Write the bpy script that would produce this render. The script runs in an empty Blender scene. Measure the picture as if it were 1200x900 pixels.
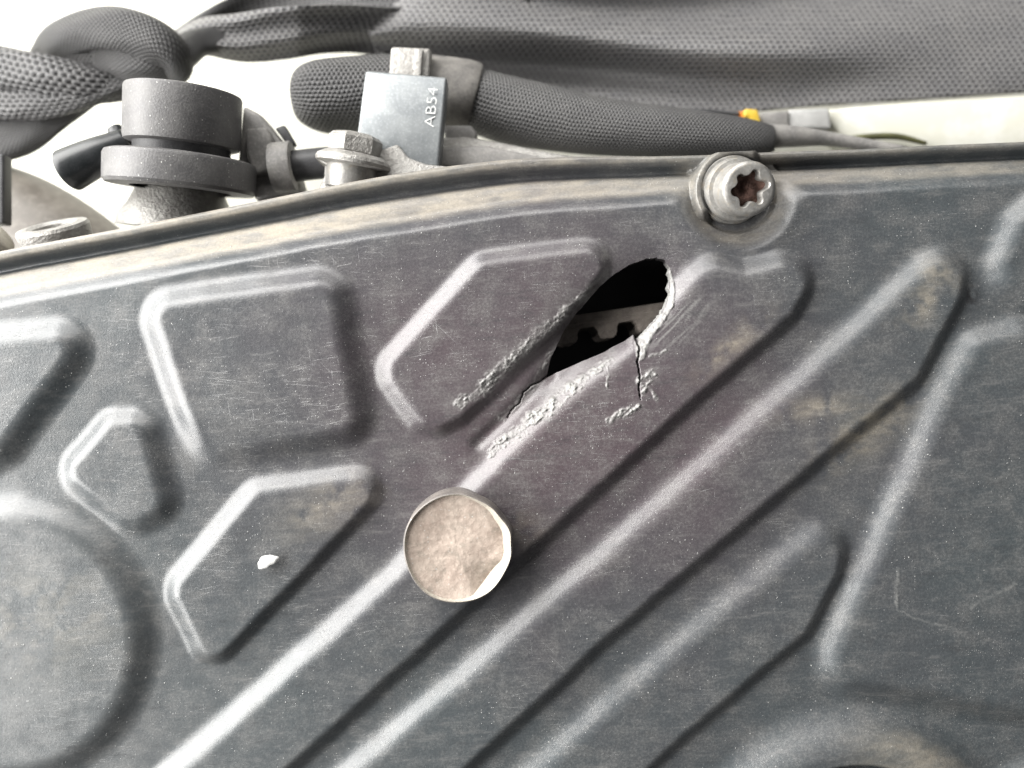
import bpy, bmesh, math, random
import numpy as np
from mathutils import Vector, Matrix

# ------------------------------------------------------------------ camera, light, exposure
S = 0.00014          # metres per photo pixel on the plane of the cover
D = 950.0            # camera distance from that plane, in the same pixels
sc = bpy.context.scene
COL = sc.collection

cam_d = bpy.data.cameras.new("camera")
cam = bpy.data.objects.new("camera", cam_d)
COL.objects.link(cam)
cam.location = (0, 0, D * S)
cam_d.sensor_width = 36.0
cam_d.lens = 36.0 * D / 1200.0
cam_d.clip_start = 0.005
cam_d.clip_end = 50
cam_d.dof.use_dof = True
cam_d.dof.focus_distance = (D - 5) * S
cam_d.dof.aperture_fstop = 9.0
sc.camera = cam

world = bpy.data.worlds.new("World")
sc.world = world
world.use_nodes = True
bgn = world.node_tree.nodes["Background"]
bgn.inputs[0].default_value = (0.95, 0.97, 1.0, 1)
bgn.inputs[1].default_value = 0.055


def area(name, loc, target, sx, sy, power, color):
    l = bpy.data.lights.new(name, 'AREA')
    l.shape = 'RECTANGLE'
    l.size = sx
    l.size_y = sy
    l.energy = power
    l.color = color
    o = bpy.data.objects.new(name, l)
    COL.objects.link(o)
    o.location = loc
    o.rotation_euler = (Vector(target) - Vector(loc)).to_track_quat('-Z', 'Y').to_euler()
    return o


area("window_light", (-0.48, 0.13, 0.22), (-0.01, 0.0, 0), 1.00, 0.50, 19.0, (1.0, 0.985, 0.96))
area("overhead_fill", (-0.02, 0.55, 0.36), (0.0, 0.05, 0), 0.6, 0.3, 3.3, (1.0, 0.98, 0.95))  # unseen fill lamp, added to brighten hose tops and upward edges

sc.view_settings.view_transform = 'Standard'
sc.view_settings.look = 'None'
sc.view_settings.exposure = 0.12
sc.view_settings.gamma = 1.0
sc.cycles.use_denoising = True
sc.cycles.max_bounces = 6

random.seed(4)
rng = np.random.default_rng(4)


# ------------------------------------------------------------------ helpers
def W(px, py, h=0.0):
    """photo pixel seen at height h (pixels, towards the camera) -> metres"""
    k = (D - h) / D * S
    return Vector(((px - 600) * k, (450 - py) * k, h * S))


def tag(o, label=None, cat=None, group=None, kind=None):
    if label: o['label'] = label
    if cat: o['category'] = cat
    if group: o['group'] = group
    if kind: o['kind'] = kind
    return o


def empty(name, loc=(0, 0, 0)):
    o = bpy.data.objects.new(name, None)
    o.empty_display_size = 0.005
    COL.objects.link(o)
    o.location = loc
    return o


def mesh_obj(name, verts, faces, mat, parent=None, uvs=None, smooth=True):
    """verts in world metres; a child's vertices are stored relative to its thing"""
    off = Vector((0, 0, 0))
    p = parent
    while p is not None:
        off += p.location
        p = p.parent
    base = Vector((0, 0, 0))
    if parent is None:
        vs = [Vector(v) for v in verts]
        base = sum(vs, Vector((0, 0, 0))) / len(vs)
    else:
        vs = [Vector(v) for v in verts]
    me = bpy.data.meshes.new(name)
    me.from_pydata([tuple(v - off - base) for v in vs], [], faces)
    if uvs is not None:
        ul = me.uv_layers.new(name="UVMap")
        for lp in me.loops:
            ul.data[lp.index].uv = uvs[lp.vertex_index]
    me.validate()
    if smooth:
        me.polygons.foreach_set("use_smooth", [True] * len(me.polygons))
    me.materials.append(mat)
    o = bpy.data.objects.new(name, me)
    COL.objects.link(o)
    o.location = base
    if parent is not None:
        o.parent = parent
    return o


def sharp(o, deg=35):
    bm = bmesh.new()
    bm.from_mesh(o.data)
    a = math.radians(deg)
    for e in bm.edges:
        if len(e.link_faces) == 2 and e.calc_face_angle(0) > a:
            e.smooth = False
    bm.to_mesh(o.data)
    bm.free()
    return o


def catmull(pts, n):
    pts = [np.array(p, float) for p in pts]
    P = [2 * pts[0] - pts[1]] + pts + [2 * pts[-1] - pts[-2]]
    out = []
    for i in range(1, len(P) - 2):
        for k in range(n):
            t = k / n
            a, b, c, d = P[i - 1], P[i], P[i + 1], P[i + 2]
            out.append(0.5 * ((2 * b) + (c - a) * t + (2 * a - 5 * b + 4 * c - d) * t * t + (3 * b - a - 3 * c + d) * t ** 3))
    out.append(pts[-1])
    return out


def tube(name, nodes, mat, parent=None, seg=40, n=10, flat=1.0, cap=True, wob=0.0, twist=0.0, vscale=1.0):
    """nodes: (px, py, h, radius[, flatness]) in pixels"""
    nd = [tuple(q) + (flat,) * (5 - len(q)) for q in nodes]
    C = catmull(nd, n)
    cen = [W(c[0], c[1], c[2]) for c in C]
    verts, faces, uvs = [], [], []
    L = 0.0
    for i, c in enumerate(C):
        t = (cen[min(i + 1, len(cen) - 1)] - cen[max(i - 1, 0)]).normalized()
        up = Vector((0, 0, 1))
        sx = t.cross(up)
        if sx.length < 1e-3: sx = Vector((1, 0, 0))
        sx.normalize()
        sz = sx.cross(t).normalized()
        if i: L += (cen[i] - cen[i - 1]).length / S
        r = max(c[3], 0.2) * S
        for j in range(seg + 1):
            a = 2 * math.pi * j / seg
            rr = r
            if wob:
                rr *= 1 + wob * math.sin(3 * a + L * 0.03 + 1.3) + wob * .6 * math.sin(5 * a - L * 0.05)
            verts.append(cen[i] + sx * (math.cos(a) * rr) + sz * (math.sin(a) * rr * c[4]))
            uvs.append((L + twist * 0 * a, (a / (2 * math.pi)) * 2 * math.pi * 40 * vscale + twist * L))
    m = seg + 1
    for i in range(len(C) - 1):
        for j in range(seg):
            faces.append((i * m + j, i * m + j + 1, (i + 1) * m + j + 1, (i + 1) * m + j))
    if cap:
        for i, rev in ((0, True), (len(C) - 1, False)):
            verts.append(cen[i]); uvs.append(uvs[i * m])
            k = len(verts) - 1
            for j in range(seg):
                f = (k, i * m + j, i * m + j + 1)
                faces.append(f if rev is False else f[::-1])
    return mesh_obj(name, verts, faces, mat, parent, uvs)


def lathe(name, prof, org, axis, mat, parent=None, seg=64, deg=30, rfun=None, a0=0.0):
    """prof: (radius, along) in pixels; org (px,py,h); axis direction (x,y,z)"""
    o = W(*org)
    ax = Vector(axis).normalized()
    u = ax.cross(Vector((0, 0, 1)))
    if u.length < 1e-3: u = Vector((1, 0, 0))
    u.normalize()
    v = ax.cross(u).normalized()
    verts, faces = [], []
    for k, (r, t) in enumerate(prof):
        for j in range(seg):
            a = a0 + 2 * math.pi * j / seg
            rr = r * (rfun(a, k) if rfun else 1)
            verts.append(o + ax * (t * S) + (u * math.cos(a) + v * math.sin(a)) * (rr * S))
    for k in range(len(prof) - 1):
        for j in range(seg):
            j2 = (j + 1) % seg
            faces.append((k * seg + j, k * seg + j2, (k + 1) * seg + j2, (k + 1) * seg + j))
    ob = mesh_obj(name, verts, faces, mat, parent)
    bm = bmesh.new(); bm.from_mesh(ob.data)
    bmesh.ops.remove_doubles(bm, verts=bm.verts, dist=1e-7)
    bmesh.ops.recalc_face_normals(bm, faces=bm.faces)
    bm.to_mesh(ob.data); bm.free()
    return sharp(ob, deg)


def prism(name, poly, h, thick, mat, parent=None, bevel=2.0, seg=3, tilt=(0, 0)):
    """outline in photo pixels at height h, extruded away from the camera; tilt: height gained per pixel in x / y"""
    cx = sum(p[0] for p in poly) / len(poly); cy = sum(p[1] for p in poly) / len(poly)
    top = [W(p[0], p[1], h + (p[0] - cx) * tilt[0] + (p[1] - cy) * tilt[1]) for p in poly]
    bot = [v - Vector((0, 0, thick * S)) for v in top]
    n = len(poly)
    faces = [tuple(range(n))[::-1], tuple(range(n, 2 * n))] + [(i, (i + 1) % n, n + (i + 1) % n, n + i) for i in range(n)]
    ob = mesh_obj(name, top + bot, faces, mat, parent)
    bm = bmesh.new(); bm.from_mesh(ob.data)
    bmesh.ops.recalc_face_normals(bm, faces=bm.faces)
    if bevel:
        bmesh.ops.bevel(bm, geom=list(bm.edges), offset=bevel * S, segments=seg, affect='EDGES', profile=0.5, clamp_overlap=True)
    bm.to_mesh(ob.data); bm.free()
    for p in ob.data.polygons: p.use_smooth = True
    return sharp(ob, 40)


# ------------------------------------------------------------------ materials
class NT:
    def __init__(s, name):
        s.m = bpy.data.materials.new(name)
        s.m.use_nodes = True
        s.t = s.m.node_tree
        s.b = s.t.nodes["Principled BSDF"]

    def n(s, kind, **kw):
        x = s.t.nodes.new(kind)
        for k, v in kw.items(): setattr(x, k, v)
        return x

    def l(s, a, b): s.t.links.new(a, b)

    def val(s, inp, v):
        if hasattr(v, 'is_output') or isinstance(v, bpy.types.NodeSocket): s.l(v, inp)
        else: inp.default_value = v

    def math(s, op, a, b=0.0, c=None, clamp=False):
        x = s.n('ShaderNodeMath', operation=op, use_clamp=clamp)
        s.val(x.inputs[0], a); s.val(x.inputs[1], b)
        if c is not None: s.val(x.inputs[2], c)
        return x.outputs[0]

    def mix(s, f, a, b, blend='MIX'):
        x = s.n('ShaderNodeMix', data_type='RGBA', blend_type=blend)
        s.val(x.inputs[0], f)
        s.val(x.inputs[6], a if not isinstance(a, tuple) else (*a, 1))
        s.val(x.inputs[7], b if not isinstance(b, tuple) else (*b, 1))
        return x.outputs[2]

    def ramp(s, v, lo, hi, a=0.0, b=1.0):
        x = s.n('ShaderNodeMapRange', interpolation_type='SMOOTHSTEP')
        s.val(x.inputs[0], v)
        x.inputs[1].default_value = lo; x.inputs[2].default_value = hi
        x.inputs[3].default_value = a; x.inputs[4].default_value = b
        return x.outputs[0]

    def coords(s, scale=(1, 1, 1), rot=(0, 0, 0), src='Object', loc=(0, 0, 0)):
        tc = s.n('ShaderNodeTexCoord')
        mp = s.n('ShaderNodeMapping')
        k = 1 / S if src == 'Object' else 1.0
        # rotate first, then stretch
        m1 = s.n('ShaderNodeMapping')
        m1.inputs['Rotation'].default_value = rot
        s.l(tc.outputs[src], m1.inputs[0])
        mp.inputs['Scale'].default_value = (scale[0] * k, scale[1] * k, scale[2] * k)
        mp.inputs['Location'].default_value = loc
        s.l(m1.outputs[0], mp.inputs[0])
        return mp.outputs[0]

    def noise(s, co, scale, detail=4, rough=.55, dist=0.0):
        x = s.n('ShaderNodeTexNoise')
        s.l(co, x.inputs['Vector'])
        x.inputs['Scale'].default_value = scale
        x.inputs['Detail'].default_value = detail
        x.inputs['Roughness'].default_value = rough
        x.inputs['Distortion'].default_value = dist
        return x.outputs['Fac']

    def speck(s, co, scale, size, prob):
        x = s.n('ShaderNodeTexVoronoi')
        s.l(co, x.inputs['Vector'])
        x.inputs['Scale'].default_value = scale
        sep = s.n('ShaderNodeSeparateColor')
        s.l(x.outputs['Color'], sep.inputs[0])
        near = s.ramp(x.outputs['Distance'], size * .5, size, 1, 0)
        some = s.math('LESS_THAN', sep.outputs[0], prob)
        bri = s.math('MULTIPLY_ADD', sep.outputs[1], .8, .2)
        return s.math('MULTIPLY', s.math('MULTIPLY', near, some), bri)

    def bump(s, h, dist, strength=1.0, prev=None):
        x = s.n('ShaderNodeBump')
        x.inputs['Strength'].default_value = strength
        x.inputs['Distance'].default_value = dist
        s.l(h, x.inputs['Height'])
        if prev is not None: s.l(prev, x.inputs['Normal'])
        return x.outputs[0]

    def attr(s, name):
        x = s.n('ShaderNodeAttribute', attribute_name=name)
        return x.outputs['Fac']


def plastic_cover_mat():
    t = NT("worn_dark_plastic")
    co = t.coords()
    big = t.noise(co, 0.006, 3)
    mid = t.noise(co, 0.03, 5, .65)
    fine = t.noise(co, 0.35, 4, .7)
    tone = t.attr('tone')
    base = t.mix(t.ramp(t.math('ADD', tone, t.math('MULTIPLY', t.math('SUBTRACT', big, .5), .5)), 0, 1), (0.054, 0.064, 0.069), (0.080, 0.058, 0.065))
    base = t.mix(t.ramp(mid, .38, .75, 0, .34), base, (0.145, 0.140, 0.134))
    # film of settled dust, finely mottled
    base = t.mix(t.math('MULTIPLY', t.ramp(fine, .42, .75), t.ramp(mid, .3, .7, .12, .40)), base, (0.22, 0.22, 0.215))
    base = t.mix(t.math('MULTIPLY', t.ramp(fine, .58, .32), .25), base, (0.045, 0.045, 0.048))
    light_falloff = t.attr('light_falloff')  # brightness of the side nearest the light, put into the base colour
    base = t.mix(t.math('MULTIPLY', light_falloff, t.ramp(mid, .2, .7, .5, 1)), base, (0.215, 0.222, 0.222))
    # hairline scratches in several directions
    scr = None
    for a, sx, sy, lo in ((0.08, .014, .6, .64), (-.22, .02, .8, .65), (.75, .012, .7, .66), (1.45, .018, .7, .68), (-.05, .03, .9, .64)):
        c = t.coords((sx, sy, sy), (0, 0, a), loc=(a * 50, a * 90, 0))
        f = t.ramp(t.noise(c, 1.0, 3, .6), lo, lo + .07)
        scr = f if scr is None else t.math('MAXIMUM', scr, f)
    scr = t.math('MULTIPLY', scr, t.math('MULTIPLY', t.ramp(mid, .35, .65, .1, 1), t.ramp(t.noise(co, .011, 3), .40, .62, .1, 1)))
    base = t.mix(t.math('MULTIPLY', scr, .42), base, (0.32, 0.32, 0.32))
    wear = t.noise(t.coords((.02, .10, .10), (0, 0, -.06)), 1.0, 6, .7)
    base = t.mix(t.ramp(wear, .52, .75, 0, .38), base, (0.20, 0.195, 0.19))
    base = t.mix(t.ramp(wear, .48, .28, 0, .45), base, (0.040, 0.042, 0.045))
    # dry tan grime
    dust = t.attr('dust')
    streak = t.noise(t.coords((.030, .09, .09), (0, 0, -.12)), 1.0, 5, .6)
    dm = t.math('MULTIPLY', dust, t.math('MULTIPLY_ADD', t.ramp(streak, .3, .7), .65, .35), clamp=True)
    base = t.mix(dm, base, t.mix(fine, (0.26, 0.225, 0.175), (0.50, 0.44, 0.34)))
    # pale specks of grit
    sp = t.math('MAXIMUM', t.speck(co, .14, .15, .24), t.speck(co, .34, .26, .16))
    sp = t.math('MULTIPLY', sp, t.ramp(t.noise(co, .018, 4), .42, .64, .08, 1))
    g2 = t.math('MULTIPLY', t.attr('grit'), t.math('MULTIPLY', t.speck(co, .42, .33, .40), t.ramp(t.noise(co, .05, 3), .35, .6)))
    sp = t.math('MAXIMUM', sp, t.math('MULTIPLY', g2, .7))
    base = t.mix(t.math('MULTIPLY', sp, .8), base, (0.50, 0.50, 0.48))
    # torn / scuffed plastic
    scf = t.attr('scuff')
    base = t.mix(t.math('MULTIPLY', scf, t.ramp(fine, .25, .6, .55, 1), clamp=True), base, (0.32, 0.32, 0.305))
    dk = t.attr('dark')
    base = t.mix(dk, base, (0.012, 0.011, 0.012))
    t.l(base, t.b.inputs['Base Color'])
    r = t.math('MULTIPLY_ADD', mid, .16, .25)
    r = t.math('ADD', r, t.math('MULTIPLY', t.math('MAXIMUM', dm, scf), .35), clamp=True)
    t.l(r, t.b.inputs['Roughness'])
    t.b.inputs['Specular IOR Level'].default_value = .72
    n1 = t.bump(t.noise(co, 0.40, 3, .7), .35 * S * 2, .28)
    n2 = t.bump(scr, 0.4 * S, .5, n1)
    n3 = t.bump(sp, 0.8 * S, .8, n2)
    n4 = t.bump(mid, 1.0 * S, .35, n3)
    t.l(n4, t.b.inputs['Normal'])
    return t.m


def simple_mat(name, c1, c2, rough=.5, metal=0.0, nscale=.05, fscale=.5, bump=.5, specks=0.0, dirt=None, spec=.5, bdist=.8):
    t = NT(name)
    co = t.coords()
    a = t.noise(co, nscale, 5, .6)
    f = t.noise(co, fscale, 3, .65)
    base = t.mix(t.ramp(a, .3, .7), c1, c2)
    base = t.mix(t.math('MULTIPLY', t.ramp(f, .45, .75), .35), base, tuple(min(.85, x * 1.6 + .03) for x in c2))
    if dirt:
        d = t.ramp(t.noise(co, nscale * 1.7, 6, .7), .5, .68)
        base = t.mix(t.math('MULTIPLY', d, .8), base, dirt)
    if specks:
        sp = t.speck(co, .22, .2, specks)
        base = t.mix(sp, base, (0.55, 0.55, 0.52))
    t.l(base, t.b.inputs['Base Color'])
    t.l(t.math('MULTIPLY_ADD', a, .2, rough - .1), t.b.inputs['Roughness'])
    t.b.inputs['Metallic'].default_value = metal
    t.b.inputs['Specular IOR Level'].default_value = spec
    t.l(t.bump(f, bdist * S, bump), t.b.inputs['Normal'])
    return t.m


def weave_mat(name, pu, pv, strand, strand2, hole, depth=2.0, hs=.36, hole_amt=1.0, skew=0.0, au=1.0, av=1.0):
    t = NT(name)
    tc = t.n('ShaderNodeTexCoord')
    sep = t.n('ShaderNodeSeparateXYZ')
    t.l(tc.outputs['UV'], sep.inputs[0])
    co = t.coords()
    wob = t.math('MULTIPLY', t.math('SUBTRACT', t.noise(co, .03, 3), .5), 1.2)
    v = t.math('ADD', t.math('DIVIDE', sep.outputs[1], pv), wob)
    u = t.math('ADD', t.math('DIVIDE', sep.outputs[0], pu), t.math('MULTIPLY', v, skew))
    row = t.math('FLOOR', v)
    u = t.math('ADD', u, t.math('MULTIPLY', t.math('PINGPONG', row, 1.0), .5))
    fu = t.math('MULTIPLY', t.math('SUBTRACT', t.math('FRACT', u), .5), au)
    fv = t.math('MULTIPLY', t.math('SUBTRACT', t.math('FRACT', v), .5), av)
    d = t.math('SQRT', t.math('ADD', t.math('MULTIPLY', fu, fu), t.math('MULTIPLY', fv, fv)))
    hole_m = t.ramp(d, hs * .55, hs, 1, 0)
    f = t.noise(co, .5, 3, .7)
    base = t.mix(t.noise(co, .02, 4), strand, strand2)
    base = t.mix(t.math('MULTIPLY', t.ramp(f, .5, .75), .4), base, tuple(min(.8, x * 1.8) for x in strand2))
    base = t.mix(t.math('MULTIPLY', hole_m, hole_amt), base, hole)
    t.l(base, t.b.inputs['Base Color'])
    t.b.inputs['Roughness'].default_value = .5
    t.b.inputs['Specular IOR Level'].default_value = .4
    n1 = t.bump(t.ramp(d, 0.05, .6), depth * S, .9)
    t.l(t.bump(f, .6 * S, .5, n1), t.b.inputs['Normal'])
    return t.m


M_cover = plastic_cover_mat()
M_black = simple_mat("black_interior_shade", (.006, .006, .007), (.010, .010, .011), .5, bump=.3)  # near black, so the shade inside the hole is in the colour
M_belt = simple_mat("worn_belt_rubber", (.105, .09, .078), (.18, .155, .135), .75, nscale=.08, fscale=.6, bump=.9, dirt=(.16, .14, .12), bdist=1.4)
M_steel = simple_mat("dusty_steel", (.24, .235, .225), (.37, .36, .34), .42, metal=.5, nscale=.06, fscale=.35, bump=.5, dirt=(.36, .32, .26))
M_rust = simple_mat("rusty_socket_floor", (.07, .035, .028), (.13, .072, .055), .85, nscale=.15, fscale=.6, bump=1.0, bdist=2)
M_zinc = simple_mat("blue_grey_zinc_plate", (.20, .215, .225), (.27, .285, .29), .40, metal=.45, nscale=.03, fscale=.3, bump=.15, bdist=.4)
M_alu = simple_mat("cast_aluminium", (.25, .24, .225), (.38, .37, .35), .5, metal=.35, nscale=.05, fscale=.25, bump=1.0, specks=.25, bdist=2.2)
M_mark = simple_mat("stamped_lettering", (.50, .51, .50), (.58, .59, .57), .6, bump=.2)
M_cap = simple_mat("dusty_cap_rubber", (.080, .078, .080), (.125, .122, .120), .45, nscale=.03, fscale=.4, bump=.6, specks=.35)
M_capdark = simple_mat("shadowed_neck_rubber", (.03, .03, .033), (.05, .05, .052), .45, bump=.3)  # darker cap rubber, the neck's shade put into the colour
M_hoseblk = simple_mat("smooth_black_hose", (.012, .014, .015), (.02, .022, .024), .32, bump=.15)
M_cream = simple_mat("cream_body_paint", (.58, .575, .50), (.62, .615, .535), .4, nscale=.004, fscale=.02, bump=.05)
M_brown = simple_mat("duct_shade_brown", (.10, .088, .075), (.16, .145, .125), .5, nscale=.02, fscale=.1, bump=.2)  # cream duct's shade put into the colour; also lines the bore
M_grey = simple_mat("dusty_grey_plastic", (.17, .165, .16), (.27, .26, .245), .55, nscale=.04, fscale=.3, bump=.6)
M_tape = simple_mat("cloth_tape", (.10, .095, .09), (.19, .18, .165), .7, nscale=.05, fscale=.35, bump=.8)
M_yellow = simple_mat("yellow_clip_plastic", (.55, .36, .03), (.64, .44, .06), .45, bump=.2)
M_orange = simple_mat("orange_seal", (.55, .16, .02), (.65, .22, .03), .5, bump=.2)
M_olive = simple_mat("olive_seal_rubber", (.06, .06, .025), (.10, .10, .04), .6, bump=.2)
M_white = simple_mat("white_paint_fleck", (.80, .80, .78), (.86, .86, .84), .6, bump=.3)
M_bosst = simple_mat("dried_beige_dirt", (.31, .245, .205), (.43, .36, .305), .7, nscale=.035, fscale=.22, bump=.45, specks=.35, dirt=(.25, .215, .18), bdist=1.5)
M_bossw = simple_mat("worn_pale_plastic", (.34, .31, .265), (.44, .41, .35), .5, nscale=.06, fscale=.3, bump=.5)
M_mesh = weave_mat("grey_mesh_fabric", 8.0, 5.2, (.125, .125, .13), (.20, .195, .188), (.03, .03, .034), 2.0, .42, .8, au=.85, av=1.0)
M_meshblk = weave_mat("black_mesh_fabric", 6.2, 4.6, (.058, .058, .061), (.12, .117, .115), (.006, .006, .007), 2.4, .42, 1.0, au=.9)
M_meshbig = weave_mat("open_black_mesh", 10.5, 11.0, (.075, .075, .078), (.14, .137, .135), (.004, .004, .005), 2.6, .40, 1.0, au=.8)
M_braid = weave_mat("black_braided_sleeve", 5.0, 5.0, (.075, .075, .078), (.15, .147, .142), (.014, .014, .016), 2.0, .46, .8, skew=.0)


# ------------------------------------------------------------------ numpy noise
def _hash(ix, iy, seed):
    n = (ix.astype(np.int64) * 374761393 + iy.astype(np.int64) * 668265263 + seed * 974634777) & 0xFFFFFFFF
    n = ((n ^ (n >> 13)) * 1274126177) & 0xFFFFFFFF
    return ((n ^ (n >> 16)) & 0xFFFF) / 65535.0


def vnoise(x, y, seed=0):
    ix = np.floor(x); iy = np.floor(y)
    fx = x - ix; fy = y - iy
    fx = fx * fx * (3 - 2 * fx); fy = fy * fy * (3 - 2 * fy)
    a = _hash(ix, iy, seed); b = _hash(ix + 1, iy, seed); c = _hash(ix, iy + 1, seed); d = _hash(ix + 1, iy + 1, seed)
    return (a * (1 - fx) + b * fx) * (1 - fy) + (c * (1 - fx) + d * fx) * fy


def fbm(x, y, s, seed=0, o=4):
    v = 0; a = .5; k = s
    for i in range(o):
        v = v + a * vnoise(x * k, y * k, seed + i * 7); a *= .5; k *= 2.03
    return v / (1 - .5 ** o)


def sstep(v, lo, hi):
    t = np.clip((v - lo) / (hi - lo), 0, 1)
    return t * t * (3 - 2 * t)


def sd_poly(x, y, P):
    d = np.full(x.shape, 1e18); s = np.ones(x.shape)
    n = len(P); j = n - 1
    for i in range(n):
        ax, ay = P[i]; bx, by = P[j]
        ex, ey = bx - ax, by - ay
        wx, wy = x - ax, y - ay
        t = np.clip((wx * ex + wy * ey) / (ex * ex + ey * ey), 0, 1)
        qx, qy = wx - ex * t, wy - ey * t
        d = np.minimum(d, qx * qx + qy * qy)
        c1 = y >= ay; c2 = y < by; c3 = ex * wy > ey * wx
        flip = (c1 & c2 & c3) | (~c1 & ~c2 & ~c3)
        s = np.where(flip, -s, s)
        j = i
    return s * np.sqrt(d)


def d_line(x, y, P):
    """distance to a polyline and the fraction along it"""
    d = np.full(x.shape, 1e18); tt = np.zeros(x.shape)
    n = len(P) - 1
    for i in range(n):
        ax, ay = P[i]; bx, by = P[i + 1]
        ex, ey = bx - ax, by - ay
        wx, wy = x - ax, y - ay
        t = np.clip((wx * ex + wy * ey) / (ex * ex + ey * ey), 0, 1)
        q = (wx - ex * t) ** 2 + (wy - ey * t) ** 2
        m = q < d
        d = np.where(m, q, d); tt = np.where(m, (i + t) / n, tt)
    return np.sqrt(d), tt


def flank(t, p=.38):
    """0..1 step with rounded toe and crest and a straight slope between"""
    k = 1 / (1 - p)
    return np.where(t < p, k * t * t / (2 * p), np.where(t > 1 - p, 1 - k * (1 - t) ** 2 / (2 * p), k * (t - p / 2)))


def inset(P, r):
    P = [np.array(p, float) for p in P]
    n = len(P)
    area2 = sum(P[i][0] * P[(i + 1) % n][1] - P[(i + 1) % n][0] * P[i][1] for i in range(n))
    sg = 1 if area2 > 0 else -1
    L = []
    for i in range(n):
        a, b = P[i], P[(i + 1) % n]
        e = (b - a) / np.linalg.norm(b - a)
        nn = np.array([-e[1], e[0]]) * sg
        L.append((a + nn * r, e))
    while True:
        out = []
        for i in range(len(L)):
            (p, e), (q, f) = L[i - 1], L[i]
            den = e[0] * f[1] - e[1] * f[0]
            if abs(den) < .02:
                out.append(q); continue
            w = q - p
            out.append(p + e * ((w[0] * f[1] - w[1] * f[0]) / den))
        # an edge that the inset has swallowed runs backwards: drop it and join its neighbours
        bad = [(float(np.dot(out[(i + 1) % len(L)] - out[i], L[i][1])), i) for i in range(len(L))]
        v, k = min(bad)
        if v >= 0 or len(L) <= 3:
            return [tuple(o) for o in out]
        L.pop(k)


def qp(P, h=0):
    k = (D - h) / D
    return [(600 + (a - 600) * k, 450 + (b - 450) * k) for a, b in P]


# ------------------------------------------------------------------ the cover: outline data (photo pixels)
EX = [-400, -150, 0, 150, 300, 400, 450, 520, 600, 680, 760, 820, 860, 905, 1000, 1100, 1200, 1350, 1600]
EY = [362, 322, 291, 263, 233, 212, 203, 192, 183, 180, 180, 179, 177, 175, 172, 167, 163, 157, 148]
WX = [-400, 0, 150, 300, 500, 700, 800, 860, 950, 1200, 1600]
WY = [64, 62, 62, 64, 68, 58, 51, 49, 47, 44, 42]
EX2 = np.linspace(-400, 1600, 401)
_e = np.interp(EX2, EX, EY)
_k = np.hanning(21); _k /= _k.sum()
EY2 = np.convolve(np.pad(_e, 10, mode='reflect', reflect_type='odd'), _k, 'valid')

PANELS = [
    # name, polygon, corner radius, height, slope width, part label
    ('raised_panel', [(166, 352), (384, 321), (400, 340), (430, 500), (418, 512), (243, 548), (226, 530)], 12, 16, 38, 'square raised panel'),
    ('raised_panel', [(-160, 402), (75, 383), (99, 402), (88, 428), (8, 535), (-40, 560), (-160, 590)], 12, 15, 37, 'cut-off raised panel at the left edge'),
    ('raised_panel', [(126, 488), (166, 487), (176, 500), (202, 588), (192, 605), (162, 622), (140, 620), (80, 566), (76, 545)], 8, 13.5, 32, 'smallest raised panel'),
    ('raised_panel', [(296, 569), (433, 551), (446, 568), (440, 588), (258, 776), (236, 775), (200, 700), (201, 682)], 9, 12, 30, 'pointed raised panel with a white fleck'),
    ('raised_panel', [(560, 302), (692, 286), (708, 296), (712, 318), (660, 385), (545, 492), (515, 508), (490, 500), (450, 448), (447, 425)], 12, 12, 31, 'raised panel beside the hole'),
    ('raised_panel', [(1420, 368), (1195, 380), (1135, 397), (1104, 447), (1066, 540), (1014, 655), (967, 762), (968, 790), (990, 806), (1080, 820), (1420, 880)], 16, 15, 38, 'large raised panel at the right edge'),
    ('raised_panel', [(1360, 190), (1212, 232), (1186, 256), (1163, 308), (1168, 338), (1205, 356), (1360, 356)], 16, 14, 34, 'cut-off raised panel in the upper right corner'),
    ('stiffening_rib', [(90, 1000), (200, 902), (460, 672), (560, 560), (650, 470), (745, 393), (812, 318), (832, 302), (872, 312), (915, 302), (942, 312), (950, 335), (932, 372), (800, 484), (600, 668), (340, 905), (240, 1000)], 9, 13, 36, 'long diagonal rib running past the round boss'),
    ('stiffening_rib', [(305, 990), (412, 896), (560, 772), (700, 650), (833, 533), (960, 418), (1085, 304), (1112, 296), (1134, 315), (1128, 352), (1078, 447), (960, 543), (900, 595), (720, 745), (554, 898), (455, 990)], 10, 13, 38, 'middle diagonal rib'),
    ('stiffening_rib', [(525, 990), (625, 898), (760, 780), (900, 662), (955, 618), (980, 612), (992, 632), (985, 672), (948, 742), (800, 868), (765, 900), (690, 990)], 10, 12, 37, 'lowest diagonal rib'),
]
TAPER = {0: ((-.15, 1.0), 440, 520, .85), 2: ((-.3, 1.0), 530, 585, .6), 4: ((.45, .9), 640, 800, .35)}
CIRCLE = ((8, 752), 159, 16, 42)
HOLE = [(640.5, 443.3), (645, 422), (652, 406), (662.7, 385), (676.7, 366), (690.7, 350), (704.7, 333.7), (718.7, 322),
        (737.3, 310.3), (758.3, 302.2), (770, 300.5), (779.3, 304.5), (785, 312.7), (783.6, 319), (786, 326.7), (783.0, 336), (784.5, 345.3), (778, 359.3), (773, 367), (767.7, 373.3),
        (762, 379), (758.3, 384), (751.3, 392), (746, 397), (742.5, 392.0), (732.7, 399), (711.7, 410.7), (690.7, 420), (669.7, 429.3), (653.3, 436.3)]
CRACK1 = [(744, 392), (748, 410), (745, 425), (748, 440), (747, 458), (749, 468)]
CRACK2 = [(643, 440), (633, 447), (622, 452), (613, 460), (609, 472), (600, 480), (594, 490)]
TEAR_R = [(786, 318), (788, 335), (784, 358), (772, 377), (759, 391), (751, 403), (749, 418)]
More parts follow.
